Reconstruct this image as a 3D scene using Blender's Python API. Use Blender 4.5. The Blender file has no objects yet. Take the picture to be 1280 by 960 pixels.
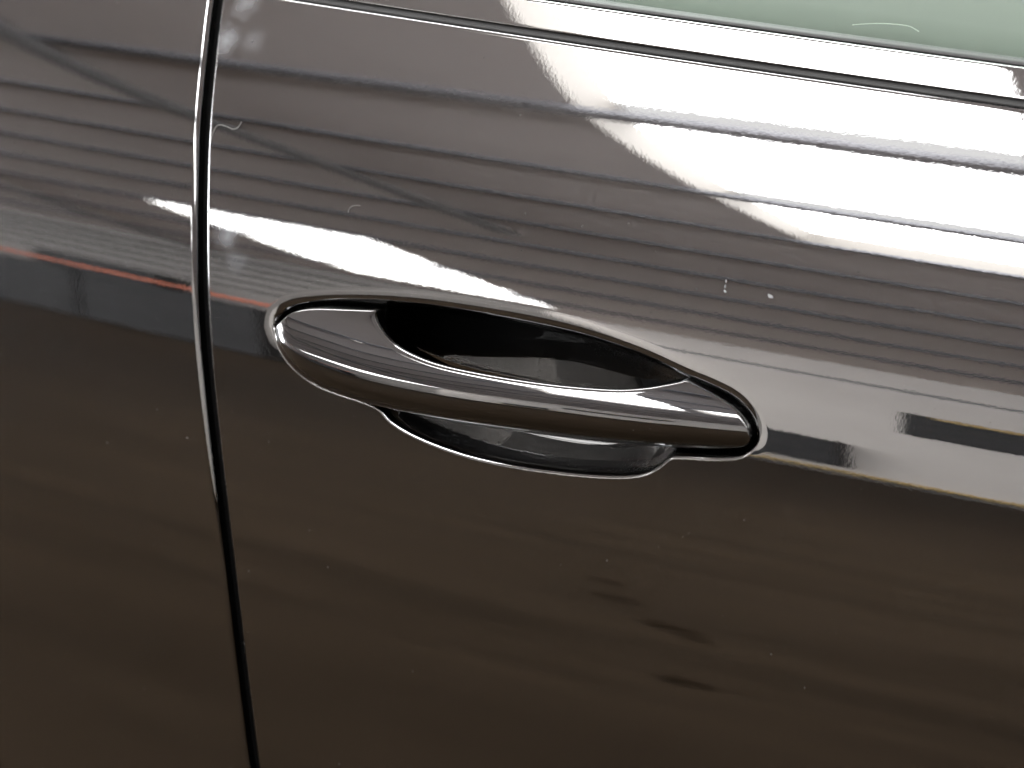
import bpy, math, random
import numpy as np
from math import radians as R

sc = bpy.context.scene
# ------------------------------------------------------------------ camera
P0 = np.array([0.0, 0.0, 0.95])                 # middle of the door, height of the handle
YAW, PITCH, DIST = R(30), R(15), 1.25
vd = np.array([-math.sin(YAW)*math.cos(PITCH), math.cos(YAW)*math.cos(PITCH), -math.sin(PITCH)])
cam_data = bpy.data.cameras.new('camera')
cam = bpy.data.objects.new('camera', cam_data); sc.collection.objects.link(cam)
cam.location = P0 - vd*DIST
cam.rotation_euler = (R(90)-PITCH, 0, YAW)
cam_data.sensor_width = 36; cam_data.lens = 36*DIST/0.42
cam_data.clip_start = 0.05; cam_data.clip_end = 200
cam_data.dof.use_dof = True
cam_data.dof.focus_distance = 1.245
cam_data.dof.aperture_fstop = 9
sc.camera = cam
# ------------------------------------------------------------------ light and exposure
world = bpy.data.worlds.new('World'); sc.world = world; world.use_nodes = True
bg = world.node_tree.nodes['Background']
bg.inputs[0].default_value = (0.93, 0.96, 1.0, 1); bg.inputs[1].default_value = 47.0   # ambient fill added to lift the hall, let in where sides are left open
SKYLIGHT = 75.0
sc.view_settings.view_transform = 'Standard'; sc.view_settings.look = 'None'
sc.view_settings.exposure = 0.0; sc.view_settings.gamma = 1.0
sc.cycles.max_bounces = 8; sc.cycles.glossy_bounces = 6; sc.cycles.diffuse_bounces = 4
sc.cycles.caustics_reflective = False; sc.cycles.caustics_refractive = False
sc.cycles.use_denoising = True
rng = np.random.default_rng(7); random.seed(7)

# ------------------------------------------------------------------ materials
def mat(name, col, rough=0.5, metal=0.0, coat=0.0, spec=0.5):
    m = bpy.data.materials.new(name); m.use_nodes = True
    b = m.node_tree.nodes['Principled BSDF']
    b.inputs['Base Color'].default_value = (*col, 1); b.inputs['Roughness'].default_value = rough
    b.inputs['Metallic'].default_value = metal; b.inputs['Coat Weight'].default_value = coat
    b.inputs['Specular IOR Level'].default_value = spec
    return m
class N:
    """small node helper"""
    def __init__(s, m): s.t = m.node_tree; s.b = s.t.nodes.get('Principled BSDF'); s.out = s.t.nodes['Material Output']
    def new(s, kind, **kw):
        n = s.t.nodes.new(kind)
        for k, v in kw.items():
            if k in n.inputs: n.inputs[k].default_value = v
            else: setattr(n, k, v)
        return n
    def link(s, a, b): s.t.links.new(a, b)
    def math(s, op, a, b=None, clamp=False):
        n = s.t.nodes.new('ShaderNodeMath'); n.operation = op; n.use_clamp = clamp
        for i, v in enumerate((a, b)):
            if v is None: continue
            if isinstance(v, (int, float)): n.inputs[i].default_value = v
            else: s.link(v, n.inputs[i])
        return n.outputs[0]
    def ramp(s, fac, stops):
        n = s.t.nodes.new('ShaderNodeValToRGB'); s.link(fac, n.inputs[0])
        while len(n.color_ramp.elements) < len(stops): n.color_ramp.elements.new(0.5)
        for e, (p, c) in zip(n.color_ramp.elements, stops):
            e.position = p; e.color = (c, c, c, 1) if isinstance(c, (int, float)) else (*c, 1)
        return n.outputs[0]

def paint(name, col, flake=0.2, peel=3.4e-6, smudges=(), scratch=False, coat_ior=1.95):
    m = mat(name, col, 0.3, 1.0, 1.0); n = N(m); b = n.b
    b.inputs['Coat Roughness'].default_value = 0.0; b.inputs['Coat IOR'].default_value = coat_ior
    co = n.new('ShaderNodeTexCoord').outputs['Object']
    # metal flakes: every 0.3 mm cell leans its own way
    vo = n.new('ShaderNodeTexVoronoi', Scale=2600.0); n.link(co, vo.inputs['Vector'])
    geo = n.new('ShaderNodeNewGeometry')
    sub = n.new('ShaderNodeVectorMath', operation='SUBTRACT'); n.link(vo.outputs['Color'], sub.inputs[0]); sub.inputs[1].default_value = (.5, .5, .5)
    scl = n.new('ShaderNodeVectorMath', operation='SCALE'); n.link(sub.outputs[0], scl.inputs[0]); scl.inputs['Scale'].default_value = flake
    add = n.new('ShaderNodeVectorMath', operation='ADD'); n.link(geo.outputs['Normal'], add.inputs[0]); n.link(scl.outputs[0], add.inputs[1])
    nrm = n.new('ShaderNodeVectorMath', operation='NORMALIZE'); n.link(add.outputs[0], nrm.inputs[0])
    n.link(nrm.outputs[0], b.inputs['Normal'])
    # orange peel in the clear coat
    n1 = n.new('ShaderNodeTexNoise', Scale=620.0, Detail=2.0, Roughness=0.55); n.link(co, n1.inputs['Vector'])
    n2 = n.new('ShaderNodeTexNoise', Scale=70.0, Detail=1.0); n.link(co, n2.inputs['Vector'])
    hsum = n.math('ADD', n1.outputs[0], n.math('MULTIPLY', n2.outputs[0], 0.8))
    bp = n.new('ShaderNodeBump', Strength=1.0, Distance=peel); n.link(hsum, bp.inputs['Height'])
    n.link(bp.outputs[0], b.inputs['Coat Normal'])
    fac = None
    if smudges:
        for (cx, cy, cz, rad, strg) in smudges:
            d = n.new('ShaderNodeVectorMath', operation='DISTANCE'); n.link(co, d.inputs[0]); d.inputs[1].default_value = (cx, cy, cz)
            nz = n.new('ShaderNodeTexNoise', Scale=160.0, Detail=3.0); n.link(co, nz.inputs['Vector'])
            dd = n.math('ADD', d.outputs['Value'], n.math('MULTIPLY', n.math('SUBTRACT', nz.outputs[0], .5), rad*1.1))
            k = n.math('MULTIPLY', n.math('SUBTRACT', 1.0, n.math('DIVIDE', dd, rad), True), strg)
            fac = k if fac is None else n.math('MAXIMUM', fac, k)
    if scratch:
        mp = n.new('ShaderNodeMapping'); n.link(co, mp.inputs['Vector'])
        mp.inputs['Rotation'].default_value = (0, R(9), 0); mp.inputs['Scale'].default_value = (2200, 500, 90)
        ns = n.new('ShaderNodeTexNoise', Scale=1.0, Detail=4.0, Roughness=0.7); n.link(mp.outputs[0], ns.inputs['Vector'])
        ms = n.new('ShaderNodeTexNoise', Scale=60.0, Detail=1.0); n.link(co, ms.inputs['Vector'])
        k = n.math('MULTIPLY', n.ramp(ns.outputs[0], [(0.56, 0.0), (0.72, 1.0)]), n.ramp(ms.outputs[0], [(0.35, 0.0), (0.60, 0.10)]))
        sx = n.new('ShaderNodeSeparateXYZ'); n.link(co, sx.inputs[0])
        k = n.math('MULTIPLY', k, n.math('MULTIPLY', n.math('SUBTRACT', 0.944, sx.outputs[2]), 160.0, True))
        fac = k
    if fac is not None:                       # greasy film / hairline scratches scatter light
        df = n.new('ShaderNodeBsdfDiffuse'); df.inputs[0].default_value = (0.42, 0.44, 0.47, 1)
        mx = n.new('ShaderNodeMixShader'); n.link(fac, mx.inputs[0]); n.link(b.outputs[0], mx.inputs[1]); n.link(df.outputs[0], mx.inputs[2])
        n.link(mx.outputs[0], n.out.inputs[0])
    return m
def noisy(name, c0, c1, scale, rough=0.7, stretch=(1, 1, 1), spec=0.3, detail=4):
    m = mat(name, c0, rough, spec=spec); n = N(m)
    co = n.new('ShaderNodeTexCoord').outputs['Object']
    mp = n.new('ShaderNodeMapping'); n.link(co, mp.inputs[0]); mp.inputs['Scale'].default_value = stretch
    nz = n.new('ShaderNodeTexNoise', Scale=scale, Detail=float(detail), Roughness=0.6); n.link(mp.outputs[0], nz.inputs['Vector'])
    n.link(n.ramp(nz.outputs[0], [(0.3, c0), (0.7, c1)]), n.b.inputs['Base Color'])
    return m
def emit(name, col, s):
    m = bpy.data.materials.new(name); m.use_nodes = True; n = N(m); n.t.nodes.remove(n.b)
    e = n.new('ShaderNodeEmission'); e.inputs[0].default_value = (*col, 1); e.inputs[1].default_value = s
    n.link(e.outputs[0], n.out.inputs[0]); return m

# ------------------------------------------------------------------ mesh helpers
def tag(o, label=None, cat=None, group=None, kind=None):
    for k, v in (('label', label), ('category', cat), ('group', group), ('kind', kind)):
        if v: o[k] = v
    return o
def mesh_obj(name, verts, faces, m, parent=None, normals=None, smooth=True):
    me = bpy.data.meshes.new(name)
    me.from_pydata([tuple(v) for v in np.asarray(verts).tolist()], [], [tuple(f) for f in faces])
    me.materials.append(m)
    if smooth: me.polygons.foreach_set('use_smooth', [True]*len(me.polygons))
    me.update()
    if normals is not None: me.normals_split_custom_set_from_vertices(np.asarray(normals).tolist())
    o = bpy.data.objects.new(name, me); sc.collection.objects.link(o)
    if parent is not None: o.parent = parent
    return o
def boxes(name, lst, m, parent=None):
    v = []; f = []
    for (x0, x1, y0, y1, z0, z1) in lst:
        b = len(v)
        v += [(x, y, z) for z in (z0, z1) for y in (y0, y1) for x in (x0, x1)]
        f += [(b, b+2, b+3, b+1), (b+4, b+5, b+7, b+6), (b, b+1, b+5, b+4), (b+2, b+6, b+7, b+3), (b, b+4, b+6, b+2), (b+1, b+3, b+7, b+5)]
    return mesh_obj(name, v, f, m, parent, smooth=False)
def catmull(pts, n=8):
    p = np.array(pts, float); q = np.vstack([2*p[0]-p[1], p, 2*p[-1]-p[-2]]); out = []
    for i in range(1, len(q)-2):
        for k in range(n):
            s = k/n; a, b, c, d = q[i-1], q[i], q[i+1], q[i+2]
            out.append(0.5*((2*b)+(c-a)*s+(2*a-5*b+4*c-d)*s*s+(3*b-a-3*c+d)*s**3))
    out.append(p[-1]); return np.array(out)
def seg_dist(P, poly, closed=True):
    """unsigned distance from points P (n,2) to a polyline"""
    A = poly; B = np.roll(poly, -1, 0)
    if not closed: A, B = A[:-1], B[:-1]
    best = np.full(len(P), 1e9)
    for a, b in zip(A, B):
        ab = b-a; L = ab@ab
        if L < 1e-12: continue
        s = np.clip(((P-a)@ab)/L, 0, 1)
        best = np.minimum(best, ((P-a-s[:, None]*ab)**2).sum(1))
    return np.sqrt(best)
def inside(P, poly):
    A = poly; B = np.roll(poly, -1, 0); c = np.zeros(len(P), bool)
    for a, b in zip(A, B):
        cond = (a[1] > P[:, 1]) != (b[1] > P[:, 1])
        if a[1] == b[1]: continue
        c ^= cond & (P[:, 0] < (b[0]-a[0])*(P[:, 1]-a[1])/(b[1]-a[1])+a[0])
    return c

# ------------------------------------------------------------------ the hall (seen mirrored in the paint)
HC = 5.0; WY = -16.0
m_floor = noisy('worn brown floor', (0.0215, 0.0146, 0.0087), (0.0430, 0.0293, 0.0180), 1.6, 0.8, (0.4, 2.0, 1), 0.03, 8)
m_roof = noisy('brown roof sheet', (0.70, 0.615, 0.585), (0.78, 0.70, 0.665), 0.8, 0.8)
m_purlin = mat('dark purlin steel', (0.10, 0.102, 0.115), 0.7)
m_rafter = mat('grey rafter steel', (0.26, 0.255, 0.255), 0.7)
m_wall = noisy('beige wall', (0.53, 0.49, 0.452), (0.60, 0.555, 0.515), 0.6, 0.8)
m_clad = noisy('grey cladding', (0.20, 0.185, 0.172), (0.25, 0.232, 0.216), 0.5, 0.8)
m_dark = noisy('dark stacked goods', (0.008, 0.008, 0.0085), (0.028, 0.028, 0.029), 2.0, 0.7, (1, 1, 3))
m_red = mat('orange red rail paint', (0.55, 0.12, 0.045), 0.5)
m_yel = mat('yellow of line and lit edge', (0.45, 0.29, 0.07), 0.5)
m_sky = emit('skylight daylight and added fill', (1.0, 1.0, 1.0), SKYLIGHT)
m_sky2 = emit('dimmed far skylight sheet', (1.0, 0.99, 0.97), 40.0)  # far sheets set dimmer to keep a hot spot off the wall
m_sky3 = emit('added rear skylight fill', (1.0, 1.0, 1.0), 38.0)  # unseen sheets added behind the car for light and bright handle edges
m_lap = emit('double sheet at the skylight laps', (1.0, 1.0, 1.0), 6.0)
m_curb = mat('white skylight kerb', (0.22, 0.205, 0.188), 0.8)

X0, X1, YB = -32.0, 30.0, 12.0
floor = mesh_obj('floor', [(X0, WY, 0), (X1, WY, 0), (X1, YB, 0), (X0, YB, 0)], [(0, 1, 2, 3)], m_floor, smooth=False)
tag(floor, kind='structure')
SKY = [(-2.65, -1.10, -7.0, -2.5), (-10.15, -7.8, WY+0.6, -11.5),
       (-17.2, -15.2, -7.0, -1.0), (-24.5, -22.3, WY+0.02, -11.5), (-9.6, -8.0, 1.0, 6.0), (-4.4, -1.1, 1.0, 10.0), (-0.95, 5.0, -6.95, -5.6)]  # unseen skylights added for hall light, the grip streak and bright handle edges
xs = sorted({X0, X1, *[s[0] for s in SKY], *[s[1] for s in SKY]}); ys = sorted({WY, YB, *[s[2] for s in SKY], *[s[3] for s in SKY]})
cv = []; cf = []
for i in range(len(xs)-1):
    for j in range(len(ys)-1):
        cx, cy = (xs[i]+xs[i+1])/2, (ys[j]+ys[j+1])/2
        if any(s[0] < cx < s[1] and s[2] < cy < s[3] for s in SKY): continue
        b = len(cv); cv += [(xs[i], ys[j], HC), (xs[i+1], ys[j], HC), (xs[i+1], ys[j+1], HC), (xs[i], ys[j+1], HC)]; cf.append((b, b+3, b+2, b+1))
m_stain = mat('oil stain', (0.0180, 0.0122, 0.0075), 0.9, spec=0.0)
for (x, y, r) in ((-1.36, -2.95, .06), (-1.14, -2.70, .07), (-1.05, -2.62, .04), (-0.88, -2.12, .06), (-1.5, -3.2, .05)):
    nk = 18; v = [(x+1.1*r*random.uniform(.6, 1.2)*math.cos(2*math.pi*i/nk), y+.55*r*random.uniform(.6, 1.2)*math.sin(2*math.pi*i/nk), 0.004) for i in range(nk)]
    mesh_obj('oil_stain', v, [tuple(range(nk))], m_stain, floor, smooth=False)
ceiling = mesh_obj('ceiling', cv, cf, m_roof, smooth=False); tag(ceiling, kind='structure')
for (a, b, c, d) in SKY:
    h = HC+(0.30 if c > -10 else 0.04)
    mesh_obj('skylight_or_fill_sheet', [(a, c, h), (b, c, h), (b, d, h), (a, d, h)], [(0, 3, 2, 1)], m_sky2 if c < -10 else m_sky if c < 0 else m_sky3, ceiling, smooth=False)
    mesh_obj('skylight_kerb', [(a, c, HC), (b, c, HC), (b, d, HC), (a, d, HC), (a, c, h), (b, c, h), (b, d, h), (a, d, h)],
             [(0, 1, 5, 4), (1, 2, 6, 5), (2, 3, 7, 6), (3, 0, 4, 7)], m_curb, ceiling, smooth=False)
for y0, y1 in ((-5.98, -5.70), (-4.38, -4.12)):
    mesh_obj('skylight_lap', [(-2.65, y0, HC+.29), (-1.1, y0, HC+.29), (-1.1, y1, HC+.29), (-2.65, y1, HC+.29)], [(0, 3, 2, 1)], m_lap, ceiling, smooth=False)
for k in range(18):
    y = -14.5+1.5*k
    boxes('purlin', [(X0, X1, y-0.05, y+0.05, HC-0.06, HC-0.002)], m_purlin, ceiling)
for x in (-19.5, -12.6, -5.25, 1.5, 8.5):
    boxes('rafter', [(x-0.09, x+0.09, -9.2 if x == -5.25 else WY, YB, HC-0.14, HC-0.062)], m_rafter, ceiling)
wall = boxes('wall', [(-8.2, X1, WY-0.2, WY, 0.0, HC)], m_wall); tag(wall, kind='structure')
boxes('wall_cladding', [(X0, -8.203, WY-0.2, WY+0.003, 0.0, HC)], m_clad, wall)
for z in (3.15, 3.55, 3.95, 4.3, 4.62):
    boxes('cladding_rib', [(X0, -8.25, WY+0.003, WY+0.05, z, z+0.07)], m_dark, wall)
end_wall = boxes('end_wall', [(X1, X1+0.2, WY, YB, 0.0, HC)], m_clad); tag(end_wall, kind='structure')
boxes('conduit', [(-10.0, X1, WY, WY+0.05, 4.36, 4.42)], m_purlin, wall)
boxes('wall_opening', [(-4.6, -2.2, WY, WY+0.03, 2.35, 3.42)], m_dark, wall)
boxes('opening_lit_edge', [(-4.3, -2.2, WY+0.03, WY+0.08, 3.32, 3.40)], m_yel, wall)  # lit upper edge of the opening, put in as yellow colour
boxes('wall_cabinet', [(-6.2, -5.1, WY, WY+0.35, 0.30, 1.35)], m_dark, wall)
boxes('skirting', [(-10.0, X1, WY, WY+0.06, 0.02, 0.14)], m_dark, wall)
boxes('floor_line', [(-6.6, X1, WY+0.061, WY+0.11, 0.10, 0.17)], m_yel, wall)
boxes('rail', [(-30, -10.3, WY+0.9, WY+1.0, 2.38, 2.50)], m_red, wall)
boxes('stacked_goods', [(-20.0, -17.2, WY+0.05, WY+0.85, 0.0, 1.9), (-17.1, -13.6, WY+0.05, WY+0.85, 0.0, 2.1), (-13.5, -11.0, WY+0.05, WY+0.85, 0.02, 2.15), (-14.4, -12.5, WY+0.1, WY+0.7, 2.15, 2.95)], m_dark, wall)

# ------------------------------------------------------------------ the body side: a swept section
BETA = R(3.2); RC = 5.0
EV = np.array([math.cos(BETA), 0, -math.sin(BETA)]); TV = np.array([math.sin(BETA), 0, math.cos(BETA)])
TS = [-0.4, -0.14384, -0.00694, 0.03009, 0.03612, 0.04303, 0.04992, 0.05708, 0.06569, 0.07513, 0.08595, 0.10857, 0.25857]
TH = [-5.0, -2.0, 7.16, 15.009, 15.539, 16.189, 17.037, 18.149, 19.604, 21.603, 24.424, 28.194, 37.194]
tt = np.linspace(-0.8, 0.4, 2401); th = np.interp(tt, TS, np.radians(TH))
ker = np.exp(-0.5*(np.arange(-60, 61)/14.)**2); ker /= ker.sum()
th = np.convolve(np.pad(th, 60, mode='edge'), ker, 'valid')
g_ = np.tan(th); yy = np.concatenate([[0], np.cumsum((g_[1:]+g_[:-1])/2*np.diff(tt))]); yy -= np.interp(0, tt, yy)
def depth(e, t):                                    # metres
    return np.interp(t, tt, yy)+e*e/(2*RC)
def pos(e, t, off=0.0):                             # e, t in mm on the body side, off in mm outwards
    e = np.asarray(e, float)/1000; t = np.asarray(t, float)/1000; off = np.asarray(off, float)/1000
    p = P0 + e[..., None]*EV + t[..., None]*TV
    p[..., 1] += depth(e, t)-off
    return p
GAP = np.array([(-196, 175), (-191.6, 148.5), (-187.0, 127.5), (-181.1, 104.9), (-175.2, 80.8), (-169.7, 58.1), (-164.1, 33.5), (-158.8, 8.7), (-153.5, -16.3), (-140.7, -75.1), (-132.4, -119.5), (-124.1, -175.0), (-120.2, -201.3), (-115.9, -227.9), (-60, -600)])
gs = catmull(GAP[::-1], 10)
def egap(t): return np.interp(t, gs[:, 1], gs[:, 0])
T_BELT = 135.1
LIP = catmull([(-119.0, 2.6), (-118.3, 6.5), (-114.7, 10.1), (-107.3, 13.5), (-89.6, 18.0), (-66.1, 22.0), (-42.7, 24.4), (-19.7, 25.5), (3.1, 26.0), (25.6, 25.4), (48.1, 22.9), (62.6, 20.3), (76.6, 17.0), (90.6, 14.2), (99.6, 11.3), (106.0, 6.8), (109.4, 1.7), (110.1, -2.2), (107.8, -6.2), (103.0, -9.3), (92.5, -11.7), (79.0, -13.6), (74.2, -15.2), (69.8, -19.7), (64.1, -23.6), (55.4, -26.5), (41.1, -29.0), (22.7, -31.0), (4.0, -32.4), (-15.1, -32.5), (-30.9, -31.2), (-44.9, -28.8), (-55.3, -25.4), (-61.8, -21.2), (-71.3, -19.4), (-83.6, -18.4), (-95.8, -16.4), (-108.0, -10.9), (-115.7, -3.3), (-119.0, 2.6)], 5)[:-1]

def sm(cx, ct, rad, s):
    p = pos(np.array(cx), np.array(ct)); return (float(p[0]), float(p[1]), float(p[2]), rad/1000, s)
m_paint = paint('dark metallic body paint', (0.0050, 0.0046, 0.0045),
                smudges=[sm(-176, 114, 9, .17), sm(-172, 130, 9, .13), sm(-162, 115, 8, .07), sm(-150.5, 36, 8, .16), (sm(-144, 27, 7, .07))])
m_paint_l = paint('dark metallic body paint of the neighbouring panel', (0.0050, 0.0046, 0.0045))
m_cup = paint('scuffed dark paint', (0.002, 0.002, 0.002), flake=0.08, scratch=True)
m_grip = paint('gloss dark handle paint', (0.003, 0.003, 0.0033), flake=0.06, peel=1.2e-6, coat_ior=1.75)
m_rubber = noisy('black seal rubber', (0.006, 0.006, 0.006), (0.012, 0.012, 0.012), 300, 0.55)
m_greyseal = mat('grey belt seal rubber', (0.009, 0.009, 0.009), 0.6, spec=0.25)

def uniq_steps(segs):
    out = []
    for a, b, st in segs:
        n = max(1, int(round((b-a)/st))); out += list(a+(b-a)*np.arange(n)/n)
    out.append(segs[-1][1]); return np.array(out)
def fillet(a, r):
    q = np.clip(1-a/r, 0, 1); return r*(1-np.sqrt(np.maximum(0, 1-q*q)))
def grid_normals(p):
    du = np.gradient(p, axis=0); dv = np.gradient(p, axis=1)
    n = np.cross(du, dv); l = np.linalg.norm(n, axis=-1, keepdims=True); n = n/np.maximum(l, 1e-12)
    return n
def grid_faces(nr, nc, mask=None):
    i, j = np.meshgrid(np.arange(nr-1), np.arange(nc-1), indexing='ij')
    if mask is not None: i, j = i[mask], j[mask]
    i = i.ravel(); j = j.ravel(); a = i*nc+j
    return np.stack([a, a+1, a+nc+1, a+nc], 1)
def sub_mesh(name, p, nrm, faces, m, parent):
    used, inv = np.unique(faces, return_inverse=True)
    f = inv.reshape(faces.shape)
    P = p.reshape(-1, 3)[used]; Nn = nrm.reshape(-1, 3)[used]
    c = P[f].mean(1); fn = np.cross(P[f[:, 1]]-P[f[:, 0]], P[f[:, 3]]-P[f[:, 0]])
    if (fn[:, 1] > 0).mean() > 0.5: f = f[:, ::-1]
    if Nn[:, 1].mean() > 0: Nn = -Nn
    return mesh_obj(name, P, f.tolist(), m, parent, Nn)

car = bpy.data.objects.new('car', None); sc.collection.objects.link(car); car.location = (0, 0, 0)
tag(car, 'glossy dark metallic car side with a recessed pull door handle', 'car')

# door panel + recess share one fine grid so that the sheet runs smoothly into the cup
av = uniq_steps([(0, 2.4, .2), (2.4, 20, 2.2), (20, 286, .5), (286, 420, 3.0), (420, 760, 20)])
bv = uniq_steps([(0, 1.6, .2), (1.6, 100, 1.6), (100, 174, .5), (174, 340, 2.4), (340, 720, 20)])
walls_a = [(0, 14.), (0, 8.), (0, 4.)]; walls_b = [(0, 14.), (0, 6.)]
A = np.concatenate([[w[0] for w in walls_a], av]); Aex = np.concatenate([[w[1] for w in walls_a], 0*av])
B = np.concatenate([[w[0] for w in walls_b], bv]); Bex = np.concatenate([[w[1] for w in walls_b], 0*bv])
HG = 2.6                                             # half the shut gap, mm
t2 = (T_BELT-1.5-B)[:, None]+0*A[None, :]
e2 = egap(t2)+HG+A[None, :]
drop = fillet(A, 2.0)[None, :]+Aex[None, :]+fillet(B, 1.4)[:, None]+Bex[:, None]
near = (e2 > -132) & (e2 < 124) & (t2 > -46) & (t2 < 38)
Pn = np.stack([e2[near], t2[near]], 1)
s = seg_dist(Pn, LIP); ins = inside(Pn, LIP); s = np.where(ins, s, -s)
S = np.full(e2.shape, -50.0); S[near] = s
ra = np.interp(t2, [-6, 4], [1.5, 1.25]); s1 = S+np.interp(t2, [-6, 4], [0.3, 0.25])
sp = np.where(s1 < -ra, 0, np.where(s1 < ra, (s1+ra)**2/(4*ra), s1))
PR = 6.0                                             # the sheet starts to roll in well above the upper lip
roll = np.interp(t2, [-8, 4, 12], [0.0, 0.16, 0.26])*np.clip(S+PR, 0, PR)**2/(2*PR)
DM, WW = 24.0-0.68*np.maximum(t2, -9), 21.0
cup = DM*(1-(1-np.clip(sp/WW, 0, 1))**2.3)
cup = cup+roll
for _ in range(450):                                 # soften the valley of the bowl
    q = cup.copy()
    q[1:-1, 1:-1] = (cup[:-2, 1:-1]+cup[2:, 1:-1]+cup[1:-1, :-2]+cup[1:-1, 2:])/4
    w = np.clip((S-3)/6, 0, 1); cup = cup*(1-w)+q*w
p2 = pos(e2, t2, -(drop+cup)); n2 = grid_normals(p2)
fall = grid_faces(*e2.shape)
sc_f = S.reshape(-1)[fall].mean(1)
door = sub_mesh('door', p2, n2, fall[sc_f < 0.9], m_paint, car)
recess = sub_mesh('handle_recess', p2, n2, fall[sc_f >= 0.9], m_cup, door)

# neighbouring panel on the other side of the shut line
av3 = uniq_steps([(0, 3.0, .2), (3.0, 200, 2.5), (200, 620, 20)])
A3 = np.concatenate([[0, 0, 0], av3]); A3x = np.concatenate([[14., 8., 4.], 0*av3])
B3 = uniq_steps([(-60, 340, 2.4), (340, 720, 20)])
t3 = (T_BELT-B3)[:, None]+0*A3[None, :]; e3 = egap(t3)-HG-A3[None, :]
p3 = pos(e3, t3, -(fillet(A3, 2.6)+A3x)[None, :]+0.0*t3); n3 = grid_normals(p3)
door2 = sub_mesh('door', p3, n3, grid_faces(*e3.shape), m_paint_l, car)

# the rest of the lower body behind the doors, which keeps the light off the floor beside the car
boxes('body', [(-2.2, 2.4, 0.22, 1.75, 0.22, 0.90), (-2.2, 2.4, 0.50, 1.75, 0.901, 1.42)], m_paint_l, car)

# shut line seal deep in the gap
ts = np.linspace(170, -560, 120)
prof = [(-7, 15), (-3.4, 12.0), (-1.0, 10.5), (1.0, 10.5), (3.4, 12.0), (7, 15)]
pv = np.stack([pos(egap(ts)+de, ts, -np.full_like(ts, dd)) for de, dd in prof], 1)
mesh_obj('shut_line_seal', pv.reshape(-1, 3), grid_faces(120, len(prof)).tolist(), m_rubber, car)

# window trim, seals and glass above the belt line
def strip(name, profile, m, a0=HG, a1=760, step=4.0, parent=car, thick=None):
    a = np.concatenate([uniq_steps([(a0, a0+4, .5), (a0+4, a1, step)])])
    tpr = np.array([q[0] for q in profile]); op = np.array([q[1] for q in profile])
    t = tpr[:, None]+0*a[None, :]; e = egap(t)+a[None, :]
    p = pos(e, t, op[:, None]-fillet(a-a0, 1.6)[None, :])
    return sub_mesh(name, p, grid_normals(p), grid_faces(*t.shape), m, parent)
q = np.linspace(0, 1, 15)
strip('belt_seal', [(132.9, -9), (133.2, -2.0), (133.8, -1.0), (134.6, -.7), (135.6, -.8), (136.5, -1.5), (136.9, -9)], m_greyseal)
tr = [(136.5, -8), (136.5, -3)]+[(136.5+x, -fillet(np.array(x), 1.0)) for x in np.linspace(0, 1, 7)]+[(137.5+9.4*x, 0.0) for x in q[1:]]+[(146.9+x, -fillet(np.array(1.0-x), 1.0)) for x in np.linspace(0, 1, 7)[1:]]+[(147.9, -3), (147.9, -8)]
strip('window_trim', [(a, float(b)) for a, b in tr], m_paint)
strip('glass_seal', [(147.6, -9), (147.75, -2.6), (148.2, -1.6), (149.0, -1.4), (149.8, -2.0), (150.3, -6)], m_rubber)

m_glass = bpy.data.materials.new('green tinted glass'); m_glass.use_nodes = True
n = N(m_glass); n.t.nodes.remove(n.b)
tp = n.new('ShaderNodeBsdfTransparent'); tp.inputs[0].default_value = (0.66, 0.735, 0.685, 1)
gl = n.new('ShaderNodeBsdfGlossy'); gl.inputs['Roughness'].default_value = 0.0
fr = n.new('ShaderNodeFresnel'); fr.inputs[0].default_value = 1.45
mx = n.new('ShaderNodeMixShader'); n.link(fr.outputs[0], mx.inputs[0]); n.link(tp.outputs[0], mx.inputs[1]); n.link(gl.outputs[0], mx.inputs[2]); n.link(mx.outputs[0], n.out.inputs[0])
strip('window_glass', [(x, -4.0+(x-149)*.29) for x in np.linspace(149.0, 420, 12)], m_glass, step=20)
m_int = noisy('pale door card', (0.195, 0.198, 0.188), (0.222, 0.225, 0.214), 6, 0.8)
strip('door_card', [(100, -60), (138, -22), (146, -16), (152, -15), (158, -17), (170, -24), (190, -38), (260, -110), (330, -250)], m_int, step=20)

# ------------------------------------------------------------------ pull handle
G_BOT = [(-114.86, 2.1), (-111.47, -4.74), (-104.42, -10.53), (-96.46, -14.4), (-87.56, -16.72), (-74.77, -18.26), (-60.35, -19.0), (-40.46, -19.06), (-17.46, -18.44), (4.73, -17.41), (26.27, -16.25), (47.28, -14.9), (67.82, -13.01), (84.62, -10.95), (101.24, -6.92), (106.58, -5.06), (109.26, -2.3)]
G_ENDR = [(109.26, -2.3), (109.41, 0.13), (107.3, 4.55), (100.75, 9.49), (89.82, 13.14), (77.76, 16.09)]
G_TOP = [(77.76, 16.09), (71.48, 13.88), (62.58, 11.28), (51.58, 9.17), (34.89, 7.6), (13.9, 6.42), (-8.03, 5.88), (-27.07, 6.06), (-41.39, 7.58), (-52.65, 10.17), (-61.0, 14.07), (-65.78, 17.36), (-66.64, 19.53)]
G_ENDL = [(-66.64, 19.53), (-77.6, 18.24), (-88.66, 16.92), (-97.78, 15.42), (-104.53, 13.04), (-108.16, 9.59), (-114.86, 2.1)]
gx = np.linspace(-200, 200, 401)
sl_ = np.interp(gx, [-120, -100, -80, -50, -20, 10, 40, 110], [.10, .07, .035, .004, -.030, -.062, -.083, -.085])
gy = np.cumsum(sl_); gy += -4.0-np.interp(108, gx, gy)
gk = np.exp(-0.5*(np.arange(-40, 41)/13.)**2); gk /= gk.sum(); gy = np.convolve(np.pad(gy, 40, mode='edge'), gk, 'valid')
def g_base(e): return np.interp(e, gx, gy)               # how far the foot of the grip stands off the body side
cb, cr, ct_, cl = catmull(G_BOT, 14), catmull(G_ENDR, 10), catmull(G_TOP, 12), catmull(G_ENDL, 10)
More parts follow.
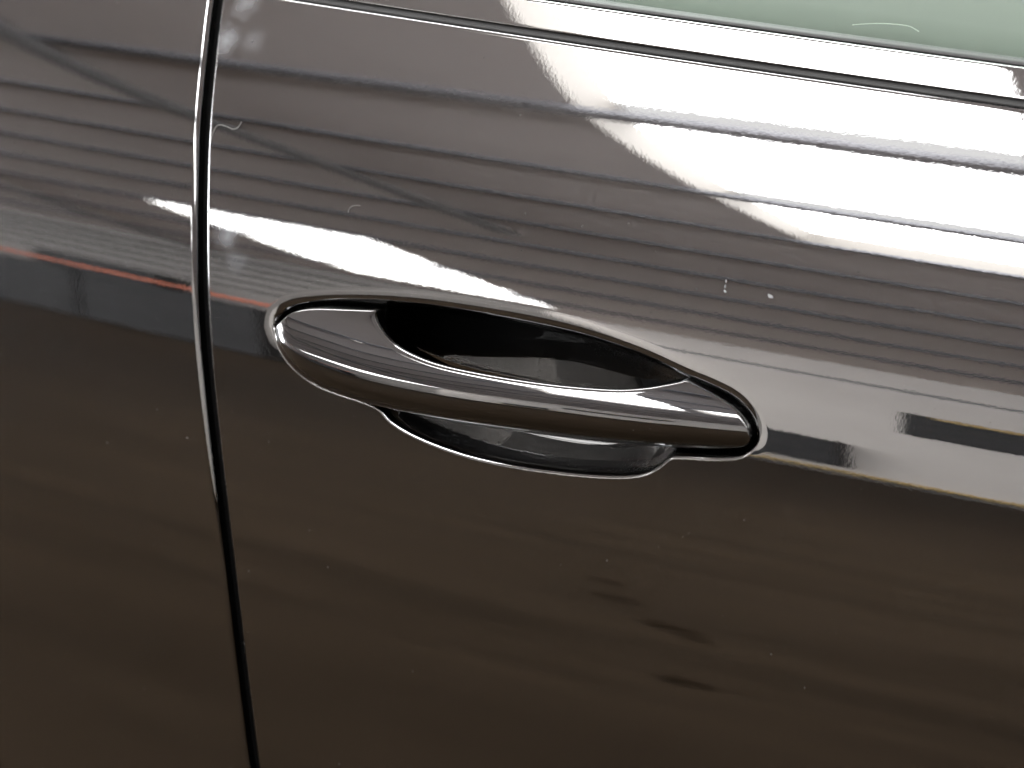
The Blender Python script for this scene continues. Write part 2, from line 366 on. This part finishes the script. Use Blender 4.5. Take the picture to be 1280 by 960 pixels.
upper = np.vstack([cl[::-1], ct_[::-1][1:], cr[::-1][1:]])          # left tip -> right tip along the top
outline = np.vstack([cb, upper[::-1][1:-1]])
b4 = G_BOT[5]
low_guide = catmull([(b4[0]-90, b4[1]+8), (b4[0]-50, b4[1]+4.6), (b4[0]-22, b4[1]+1.8)]+G_BOT[5:14]+[(101, -8.9), (120, -6.2), (150, -1.8)], 6)
b0 = G_BOT[0]
wrap_guide = np.vstack([catmull([(b0[0]-10, b0[1]+24), (b0[0]-6, b0[1]+13), (b0[0]-2.2, b0[1]+5)]+G_BOT[0:14]+[(101, -8.9), (120, -6.2), (150, -1.8)], 6)])
fs = np.linspace(0, 60, 1201)
fth = np.interp(fs, [0, 2, 4.5, 8, 11, 13.5, 16, 17.5, 22, 27, 34, 60], [-74, -60, -44, -24, -10, -2.5, 6.5, 11.5, 20.5, 32, 40, 40])
def integ(a_): return np.concatenate([[0], np.cumsum(np.tan(np.radians(-(a_[1:]+a_[:-1])/2))*np.diff(fs))])
F1, F2 = integ(np.minimum(fth, 0)), integ(np.maximum(fth, 0))      # the roll-off round the edge, the lean of the upper face
def crown(pts):
    """height of the grip above the body side (mm): flank rolled round the lower and pivot end, upper face leaning back"""
    rate = 1+0.45*np.clip((pts[:, 0]-20)/92, 0, 2)**2                # the crown tightens towards the pull end
    below = pts[:, 1] <= np.interp(pts[:, 0], low_guide[:, 0], low_guide[:, 1])
    sv = np.where(below, 0.0, seg_dist(pts, low_guide, False)); sw = seg_dist(pts, wrap_guide, False)
    o = g_base(pts[:, 0])+np.interp(sw*rate, fs, F1)/rate+np.interp(sv*rate, fs, F2)/rate
    # the upper face keeps its own lean, whatever the body side does behind it
    return o+1000*(depth(pts[:, 0]/1000, pts[:, 1]/1000)-pts[:, 1]/1000*math.tan(R(9))-(pts[:, 0]/1000)**2/(2*RC))
# stations: every upper vertex is joined to the lower curve at about the same e
eu = np.maximum.accumulate(upper[:, 0]+1e-4*np.arange(len(upper)))
tb = np.linspace(0, 1, len(cb))
ebot = np.maximum.accumulate(cb[:, 0]+1e-5*np.arange(len(cb)))
kk = np.exp(-0.5*(np.arange(-30, 31)/9.)**2); kk /= kk.sum()
es = np.convolve(np.concatenate([2*eu[0]-eu[30:0:-1], eu, 2*eu[-1]-eu[-2:-32:-1]]), kk, 'valid'); es[0] = eu[0]; es[-1] = eu[-1]
low_t = np.interp(es, ebot, tb)
low = np.stack([np.interp(low_t, tb, cb[:, 0]), np.interp(low_t, tb, cb[:, 1])], 1)
M = 60; x = np.linspace(0, 1, M); w = 0.5-0.5*np.cos(np.pi*x); w = 0.35*x+0.65*w
G = low[:, None, :]*(1-w[None, :, None])+upper[:, None, :]*w[None, :, None]
pts = G.reshape(-1, 2)
s_all = np.where(inside(pts, outline), seg_dist(pts, outline), 0.0)
edge_r = np.where(seg_dist(pts, ct_, False) < s_all+0.05, 1.4, 0.6)
off = crown(pts)-fillet(s_all, edge_r)
off = off.reshape(len(upper), M)
front = pos(G[..., 0], G[..., 1], off)
ns = len(upper)
verts = [front.reshape(-1, 3)]
faces = [list(f) for f in grid_faces(ns, M).tolist()]
ring = [i*M for i in range(ns)]+[i*M+M-1 for i in range(ns-1, -1, -1)]     # bottom, then back along the top
rp = pts[ring]; ro = off.reshape(-1)[ring]
tan_ = np.roll(rp, -2, 0)-np.roll(rp, 2, 0); nn = np.stack([tan_[:, 1], -tan_[:, 0]], 1); nn /= np.maximum(np.linalg.norm(nn, axis=1, keepdims=True), 1e-9)   # outward
nv = ns*M; prev = ring
for dpt, ins_ in ((1.0, .1), (2.4, .6), (4.6, 1.8), (7, 3.4), (9.5, 5.0)):
    amt = ins_*np.clip(0.25+np.abs(nn[:, 1]), 0, 1)*np.clip((70-np.abs(rp[:, 0]+2))/14, 0.05, 1)
    rr = rp-nn*amt[:, None]
    verts.append(pos(rr[:, 0], rr[:, 1], ro-dpt))
    cur = list(range(nv, nv+len(ring))); nv += len(ring)
    for a in range(len(ring)):
        b = (a+1) % len(ring); faces.append([prev[a], cur[a], cur[b], prev[b]])
    prev = cur
for a in range(ns-1):                                                        # back
    faces.append([prev[a], prev[a+1], prev[len(ring)-2-a], prev[len(ring)-1-a]])
V = np.vstack(verts)
handle = mesh_obj('handle', V, faces, m_grip, door)
import bmesh
bm = bmesh.new(); bm.from_mesh(handle.data)
bmesh.ops.remove_doubles(bm, verts=bm.verts, dist=2e-6); bmesh.ops.recalc_face_normals(bm, faces=bm.faces)
bm.to_mesh(handle.data); bm.free()

# ------------------------------------------------------------------ chips, dust and lint
m_white = mat('pale lint', (0.16, 0.157, 0.15), 0.8)
m_dust = mat('pale dust', (0.045, 0.044, 0.042), 0.9)
m_chip = mat('bare primer', (0.10, 0.101, 0.104), 0.7)
def flecks(name, spots, m, parent, surf=lambda e, t: 0.0):
    v = []; f = []
    for (e, t, r, ax, ang) in spots:
        b = len(v); nk = 7
        loc = [(r*ax*math.cos(2*math.pi*i/nk)*random.uniform(.6, 1.2), r*math.sin(2*math.pi*i/nk)*random.uniform(.6, 1.2)) for i in range(nk)]
        E_ = np.array([e+x*math.cos(ang)-y*math.sin(ang) for x, y in loc]+[e]); T_ = np.array([t+x*math.sin(ang)+y*math.cos(ang) for x, y in loc]+[t])
        h = np.array([0.02]*nk+[0.02+r*0.25])
        v += list(pos(E_, T_, h)); f += [(b+i, b+(i+1) % nk, b+nk) for i in range(nk)]
    return mesh_obj(name, v, f, m, parent)
flecks('paint_chip', [(86.6, 55.6, .9, .45, .2), (86.5, 53.6, .8, .4, .1)], m_chip, door)
flecks('paint_chip', [(86.9, 51.8, .45, 2.2, -.5)], m_chip, door)
flecks('paint_chip', [(106.3, 53.1, .8, 1.7, -.35)], m_chip, door)
DUST = [(-137.0, -38.3), (-116.5, -47.4), (-92.5, -82.0), (-123.6, -107.8), (-37.2, -133.3), (109.8, -34.6), (74.0, -53.3), (127.2, -86.5), (-21.7, 103.9), (-37.9, 108.3), (-84.4, 113.9), (-46.2, 123.2), (39.4, 70.4), (-7.6, 67.4), (19.2, 66.4), (-5.9, 53.0), (74.7, 50.8), (53.9, 62.1), (140.1, 67.5), (-123.4, -136.3), (-147.1, 81.1), (80.0, 41.2), (-74.1, -186.8)]
DUST2 = [(-276.7, 63.8), (-269.9, 53.2), (-276.5, 56.4), (-240.2, 121.6), (-225.2, 57.9), (-236.9, 26.1), (-234.4, 39.8), (-204.4, -65.9), (-238.9, -7.8), (-246.3, -5.1), (-181.2, -5.2), (-183.0, 48.2), (-160.1, -54.5)]
def spk(e, t, big=1.0): return (e, t, random.uniform(.16, .34)*big, random.uniform(.8, 1.8), random.uniform(0, 3))
dd = [spk(e, t, 1.1) for e, t in DUST]
while len(dd) < 150:
    e, t = random.uniform(-160, 250), random.uniform(-230, 128)
    if e > egap(t)+6 and not (-126 < e < 118 and -40 < t < 32): dd.append(spk(e, t, random.choice([.35, .5, .5, .8])))
dust = flecks('dust', dd, m_dust, door)                       # and a few grains that sit on the pull handle
hv = []; hf = []
nrm_f = grid_normals(front); nrm_f *= -np.sign(nrm_f[..., 1:2])
for _ in range(34):
    i, j = random.randrange(20, ns-20), random.randrange(22, 52)
    c0, nn_ = front[i, j], nrm_f[i, j]; a_ = np.cross(nn_, [0, 0, 1.0]); a_ /= np.linalg.norm(a_); b_ = np.cross(nn_, a_); r = random.uniform(.05, .2)/1000
    b0 = len(hv); hv += [c0+nn_*2e-5+r*(a_*math.cos(k*1.0472)*random.uniform(.6, 1.5)+b_*math.sin(k*1.0472)) for k in range(6)]+[c0+nn_*(2e-5+r*.5)]
    hf += [(b0+k, b0+(k+1) % 6, b0+6) for k in range(6)]
me = dust.data; nv0 = len(me.vertices)
ov = [tuple(v.co) for v in me.vertices]; of = [tuple(p.vertices) for p in me.polygons]
me.clear_geometry(); me.from_pydata(ov+[tuple(v) for v in hv], [], of+[tuple(i+nv0 for i in f) for f in hf]); me.update()
tag(dust, kind='stuff')
dd = [spk(e, t, 1.1) for e, t in DUST2]
while len(dd) < 70:
    e, t = random.uniform(-310, -130), random.uniform(-230, 128)
    if e < egap(t)-6: dd.append(spk(e, t, random.choice([.35, .5, .5, .8])))
tag(flecks('dust', dd, m_dust, door2), kind='stuff')
m_glint = mat('bright lint', (0.75, 0.74, 0.70), 0.8)
def lint(name, pts, r, lift, label, base=0.0):
    c = catmull([(e, t, 0) for e, t in pts], 6)[:, :2]; o = base+lift*np.sin(np.linspace(0.25, math.pi-.1, len(c)))+r
    p = pos(c[:, 0], c[:, 1], o); v = []; f = []; K = 6
    for i in range(len(p)):
        d = p[min(i+1, len(p)-1)]-p[max(i-1, 0)]; d /= np.linalg.norm(d)
        a = np.cross(d, [0, 1, 0]); a /= np.linalg.norm(a); b = np.cross(d, a)
        rr = r/1000*(1.0 if 0 < i < len(p)-1 else 1.6)
        v += [p[i]+rr*(a*math.cos(2*math.pi*k/K)+b*math.sin(2*math.pi*k/K)) for k in range(K)]
    for i in range(len(p)-1):
        f += [(i*K+k, i*K+(k+1) % K, (i+1)*K+(k+1) % K, (i+1)*K+k) for k in range(K)]
    f += [tuple(range(K)), tuple(range((len(p)-1)*K, len(p)*K))]
    o_ = mesh_obj(name, v, f, m_glint if base else m_white); tag(o_, label, 'lint'); return o_
lint('lint_fibre', [(-155.1, 83.0), (-156.1, 80.8), (-158.2, 79.5), (-163.2, 80.2), (-167.0, 79.8), (-168.5, 76.4), (-168.6, 71.7)], .13, .6, 'curled pale lint fibre on the door paint beside the shut line')
lint('lint_fibre', [(-91.4, 54.8), (-91.2, 56.4), (-90.0, 57.8), (-87.6, 58.5), (-86.2, 58.4)], .10, .3, 'tiny hooked lint fibre on the paint above the handle pivot end')
lint('lint_fibre', [(109, 154.2), (113.0, 155.0), (121.7, 156.2), (131.7, 156.5), (136.8, 155.0)], .13, .2, 'long pale lint fibre lying on the window glass', base=-4.0)
